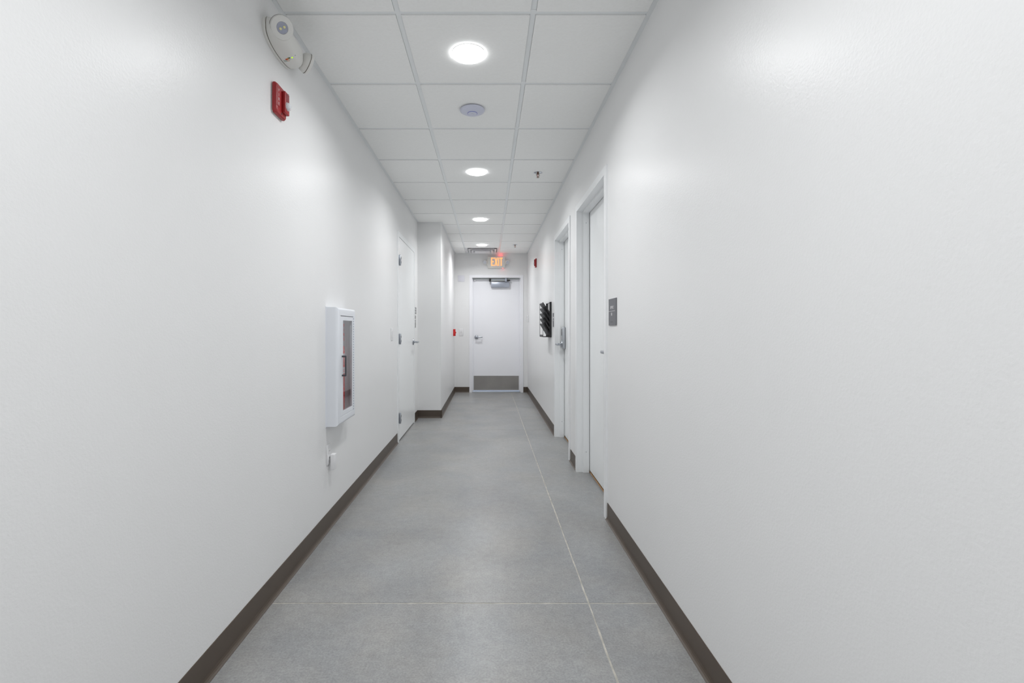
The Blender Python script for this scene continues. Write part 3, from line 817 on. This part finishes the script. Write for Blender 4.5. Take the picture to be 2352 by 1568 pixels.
bmesh.ops.transform(b, matrix=Matrix.Translation((0.040, -0.052, 0.455)) @ Matrix.Rotation(0.35, 4, 'Z') @ Matrix.Rotation(-0.12, 4, 'Y'), verts=b.verts[:])
obj('tag', b, 'print', E)

# ---- outlet with plug-in unit
O = thing('wall_outlet', 'white wall outlet with a plug-in below the extinguisher cabinet', 'outlet', (XL, 2.772, 0.439), LEFT)
obj('plate', bx(-0.035, 0.035, -0.006, 0.0, -0.058, 0.058, 0.003, 2), 'white_plastic', O, smooth=True)
for z in (0.020, -0.020):
    rc = obj('receptacle', bx(-0.0165, 0.0165, -0.008, -0.005, z - 0.014, z + 0.014, 0.002, 2), 'white_plastic', O, smooth=True)
    for x in (-0.006, 0.006): obj('slot', bx(x - 0.001, x + 0.001, -0.0083, -0.0075, z - 0.003, z + 0.005), 'dark', rc)
t = thing('plug_adapter', 'small white plug-in adapter in the low wall outlet', 'adapter', (XL, 2.790, 0.392), LEFT)
obj('case', bx(-0.022, 0.020, -0.038, -0.012, -0.046, 0.046, 0.004, 3), 'white_plastic', t, smooth=True)
obj('prongs', bx(-0.012, -0.004, -0.013, -0.006, 0.020, 0.034), 'alu', t)

# ---- rocker switch before the left door
def rocker(label, loc, rotz):
    t = thing('light_switch', label, 'light switch', loc, rotz)
    obj('plate', bx(-0.036, 0.036, -0.0065, 0.0, -0.060, 0.060, 0.003, 2), 'white_plastic', t, smooth=True)
    obj('rocker_frame', bx(-0.0175, 0.0175, -0.0085, -0.006, -0.034, 0.034, 0.001, 1), 'white_plastic', t)
    p = bmesh.new(); v = [(-0.0155, -0.0085, -0.031), (0.0155, -0.0085, -0.031), (0.0155, -0.0095, 0.0), (-0.0155, -0.0095, 0.0), (-0.0155, -0.0135, 0.031), (0.0155, -0.0135, 0.031),
         (-0.0155, -0.0055, -0.031), (0.0155, -0.0055, -0.031), (0.0155, -0.0055, 0.031), (-0.0155, -0.0055, 0.031)]
    vv = [p.verts.new(q) for q in v]
    for f in ((0, 1, 2, 3), (3, 2, 5, 4), (0, 6, 7, 1), (4, 5, 8, 9), (6, 9, 8, 7), (0, 3, 4, 9, 6), (1, 7, 8, 5, 2)): p.faces.new([vv[i] for i in f])
    obj('rocker', p, 'white_plastic', t)
    for z in (-0.048, 0.048): obj('screw', lathe([(0, 0), (0.003, 0), (0.003, 0.001), (0, 0.0013)], 10, axis_mtx((0, -0.0064, z), (0, -1, 0))), 'white_plastic', t)
rocker('white rocker light switch on the left wall before the door', (XL, 4.595, 1.123), LEFT)

# ---- room signs
def sign(label, loc, rotz, wd, ht, rows_, group=None, material='sign', rule=None, braille=True):
    t = thing('room_sign', label, 'sign', loc, rotz, group)
    pnl = obj('panel', bx(-wd / 2, wd / 2, -0.0055, -0.0005, -ht / 2, ht / 2, 0.0006, 1), material, t)
    obj('backing', bx(-wd / 2 + 0.001, wd / 2 - 0.001, -0.0012, 0.0, -ht / 2 + 0.001, ht / 2 - 0.001), 'signedge', t)
    if rule is not None: obj('rule', bx(-wd * 0.47, wd * 0.36, -0.0064, -0.0054, rule - 0.0009, rule + 0.0009), 'print', pnl)
    for s, size, z, kw in rows_: lettering('lettering', s, size, (kw.pop('x', 0.0), -0.0058, z), 'print', pnl, **kw)
    if braille:
        for k in range(9):
            for q in range(2):
                if (k * 7 + q * 3) % 5 < 3:
                    obj('braille_dot', lathe([(0, 0), (0.0014, 0), (0.001, 0.0008), (0, 0.001)], 8, axis_mtx((-wd * 0.22 + k * 0.006, -0.0054, -ht * 0.36 - q * 0.004), (0, -1, 0))), 'signedge', pnl)
    return t
sign('charcoal sign reading OFFICE and 10 beside the nearer right-hand door', (XR, 2.790, 1.273), RIGHT, 0.165, 0.158,
     [('OFFICE', 0.0235, 0.026, {'x': -0.006}), ('10', 0.026, -0.014, {'x': -0.014})], rule=0.005)
def stroke_sign(label, loc, rotz, wd, ht, material, strokes):
    t = thing('room_sign', label, 'sign', loc, rotz)
    pnl = obj('panel', bx(-wd / 2, wd / 2, -0.0055, 0.0, -ht / 2, ht / 2, 0.0006, 1), material, t)
    for (x0, x1, z0, z1, m_) in strokes: obj('print', bx(x0, x1, -0.0062, -0.0054, z0, z1), m_, pnl)
stroke_sign('narrow black sign with white marks by the keypad door', (XR, 5.300, 1.278), RIGHT, 0.10, 0.155, 'sign',
            [(-0.026, 0.026, 0.018, 0.034, 'print'), (-0.044, 0.044, 0.008, 0.0095, 'print'), (-0.016, 0.010, -0.012, -0.001, 'print')])
stroke_sign('small square pewter sign above the narrow sign by the left door', (XL, 6.075, 1.414), LEFT, 0.15, 0.083, 'signlight',
            [(-0.055, 0.045, 0.008, 0.026, 'grey_plastic'), (-0.055, 0.045, -0.028, -0.006, 'grey_plastic')])
stroke_sign('narrow charcoal sign with white marks by the left door', (XL, 6.050, 1.273), LEFT, 0.115, 0.155, 'signlight',
            [(-0.030, 0.030, 0.020, 0.036, 'print'), (-0.048, 0.048, 0.009, 0.0105, 'print'), (-0.018, 0.012, -0.012, 0.001, 'print')])

# ---- pull station at the end of the stepped wall
t = thing('pull_station', 'small red fire alarm pull station beside the exit door', 'fire alarm', (XJ, 8.515, 1.117), LEFT)
obj('body', bx(-0.041, 0.041, -0.040, 0.0, -0.062, 0.062, 0.004, 2), 'pullred', t, smooth=True)
obj('handle', bx(-0.030, 0.030, -0.050, -0.038, -0.016, 0.012, 0.004, 2), 'pullred', t, smooth=True)
obj('band', bx(-0.034, 0.034, -0.0408, -0.039, 0.028, 0.046), 'print', t)

# ================================================================== end wall things
# ---- blank plate and toggle switch
t = thing('blank_plate', 'blank white square plate high beside the exit door', 'wall plate', (-0.500, YE, 2.122), END)
obj('plate', bx(-0.060, 0.060, -0.008, 0.0, -0.059, 0.059, 0.003, 2), 'blank', t, smooth=True)
for x, z in ((-0.048, -0.047), (0.048, 0.047)): obj('screw', lathe([(0, 0), (0.003, 0), (0.003, 0.001), (0, 0.0012)], 10, axis_mtx((x, -0.008, z), (0, -1, 0))), 'blank', t)
t = thing('light_switch', 'white toggle light switch left of the exit door', 'light switch', (-0.500, YE, 1.122), END)
obj('plate', bx(-0.041, 0.041, -0.007, 0.0, -0.067, 0.067, 0.003, 2), 'white_plastic', t, smooth=True)
obj('toggle_frame', bx(-0.007, 0.007, -0.0085, -0.006, -0.014, 0.014, 0.001, 1), 'white_plastic', t)
b = bx(-0.004, 0.004, -0.020, -0.006, -0.004, 0.004, 0.0015, 1)
bmesh.ops.transform(b, matrix=Matrix.Rotation(-0.5, 4, 'X'), verts=b.verts[:]); obj('toggle', b, 'grey_plastic', t)
for z in (-0.030, 0.030): obj('screw', lathe([(0, 0), (0.003, 0), (0.003, 0.001), (0, 0.0012)], 10, axis_mtx((0, -0.0068, z), (0, -1, 0))), 'grey_plastic', t)

# ---- exit sign with two lamp heads
X = thing('exit_sign', 'lit EXIT sign with two lamp heads above the end door', 'exit sign', (0.152, YE, 2.420), END)
obj('housing', bx(-0.160, 0.160, -0.048, 0.0, -0.092, 0.106, 0.006, 2), 'cream', X, smooth=True)
obj('sill', bx(-0.155, 0.155, -0.052, -0.002, -0.108, -0.091, 0.005, 2), 'cream', X, smooth=True)
def strokes(lst, y0, y1):
    b = bmesh.new()
    for quad in lst: merge(b, extrude_profile(quad, y0, y1, lambda p, a: Vector((p[0], a, p[1]))))
    return b
lh, sw = 0.150, 0.0185
def rect(x0, x1, z0, z1): return [(x0, z0), (x1, z0), (x1, z1), (x0, z1)]
def letter(ch, x0, wd):
    x1 = x0 + wd
    if ch == 'E': q = [(x0, 0), (x1, 0), (x1, sw), (x0 + sw, sw), (x0 + sw, lh / 2 - sw / 2), (x1 - 0.006, lh / 2 - sw / 2), (x1 - 0.006, lh / 2 + sw / 2), (x0 + sw, lh / 2 + sw / 2), (x0 + sw, lh - sw), (x1, lh - sw), (x1, lh), (x0, lh)]
    elif ch == 'I': q = rect(x0, x1, 0, lh)
    elif ch == 'T': q = [(x0 + wd / 2 - sw / 2, 0), (x0 + wd / 2 + sw / 2, 0), (x0 + wd / 2 + sw / 2, lh - sw), (x1, lh - sw), (x1, lh), (x0, lh), (x0, lh - sw), (x0 + wd / 2 - sw / 2, lh - sw)]
    else:
        m_, c_ = lh / 2, (x0 + x1) / 2
        q = [(x0, 0), (x0 + sw * 1.05, 0), (c_, m_ - 0.026), (x1 - sw * 1.05, 0), (x1, 0), (c_ + sw * 0.62, m_), (x1, lh), (x1 - sw * 1.05, lh), (c_, m_ + 0.026), (x0 + sw * 1.05, lh), (x0, lh), (c_ - sw * 0.62, m_)]
    return [(x, z - 0.066) for x, z in q]
for ch, x0, wd in (('E', -0.096, 0.056), ('X', -0.033, 0.062), ('I', 0.036, sw), ('T', 0.064, 0.054)):
    obj('letter', strokes([letter(ch, x0, wd)], -0.0495, -0.0475), 'exit', X)
obj('red_led_slit', bx(0.045, 0.115, -0.036, -0.024, 0.1055, 0.1068), 'exitred', X)  # glowing slit added so the sign's red LED light leaks onto the ceiling
obj('red_led_slit_low', bx(0.118, 0.134, -0.046, -0.034, -0.1105, -0.1075), 'exitred', X)  # second glowing slit, added for the red light below the sign
for s in (-1, 1):
    q = [(s * 0.156, -0.075), (s * 0.186, -0.02), (s * 0.186, 0.03), (s * 0.156, 0.085)]
    br = obj('bracket', extrude_profile(q, -0.040, -0.006, lambda p, a: Vector((p[0], a, p[1]))), 'cream', X)
    c, d = (s * 0.208, -0.050, -0.002), (s * 0.30, -0.85, -0.32)
    hd = obj('lamp_head', lathe([(0, -0.042), (0.020, -0.040), (0.034, -0.022), (0.0395, 0.0), (0.0395, 0.006), (0.036, 0.009), (0, 0.009)], 28, axis_mtx(c, d)), 'cream', X, smooth=True)
    obj('lens', lathe([(0, 0.008), (0.035, 0.008), (0.034, 0.0105), (0.02, 0.0125), (0, 0.013)], 28, axis_mtx(c, d)), 'exitlens', hd, smooth=True)

# ================================================================== right wall things
# ---- thermostat
t = thing('thermostat', 'small white thermostat on the right wall near the exit door', 'thermostat', (XR, 8.585, 1.372), RIGHT)
obj('case', bx(-0.042, 0.042, -0.026, 0.0, -0.064, 0.064, 0.005, 2), 'white_plastic', t, smooth=True)
obj('screen', bx(-0.026, 0.026, -0.0270, -0.0255, 0.004, 0.040), 'grey_plastic', t)
obj('button', bx(-0.018, 0.018, -0.0275, -0.0255, -0.030, -0.018, 0.001, 1), 'grey_plastic', t)

# ---- wall file rack
RW, RD = 0.335, 0.100
K = thing('file_rack', 'black metal wall file rack with five sloping pockets', 'file rack', (XR, 5.49 + RW / 2, 1.083), RIGHT)
zt = 0.408
for s in (-1, 1):
    x = s * RW / 2
    obj('side_frame', tube([(x, -0.004, 0.004), (x, -RD, 0.004), (x, -RD, zt - 0.004), (x, -0.004, zt), (x, -0.004, 0.004)], 0.0026, 6), 'black', K)
    obj('wall_strip', bx(x - 0.004 if s > 0 else x - 0.002, x + 0.002 if s > 0 else x + 0.004, -0.024, -0.001, 0.0, zt), 'black', K)
obj('top_rail', tube([(-RW / 2, -0.004, zt), (RW / 2, -0.004, zt)], 0.0026, 6), 'black', K)
obj('bottom_tray', bx(-RW / 2, RW / 2, -RD, -0.002, -0.001, 0.004), 'black', K)
obj('tray_lip', bx(-RW / 2, RW / 2, -RD - 0.0015, -RD + 0.0005, 0.0, 0.026), 'black', K)
for k in range(5):
    zf = zt - 0.004 - k * 0.061
    zb = zf - 0.163
    q = [(-0.006, zb), (-0.0075, zb - 0.002), (-RD + 0.001, zf - 0.012), (-RD + 0.001, zf), (-RD + 0.003, zf), (-RD + 0.004, zf - 0.011)]
    pk = obj('pocket', extrude_profile(q, -RW / 2 + 0.003, RW / 2 - 0.003, lambda p, a: Vector((a, p[0], p[1]))), 'black', K)
    for s in (-1, 1):
        x = s * (RW / 2 - 0.0035)
        tri = [(-0.006, zb), (-RD + 0.002, zf - 0.012), (-RD + 0.002, zf), (-0.006, zb + 0.030)]
        obj('pocket_end', extrude_profile(tri, x - 0.0006, x + 0.0006, lambda p, a: Vector((a, p[0], p[1]))), 'black', pk)
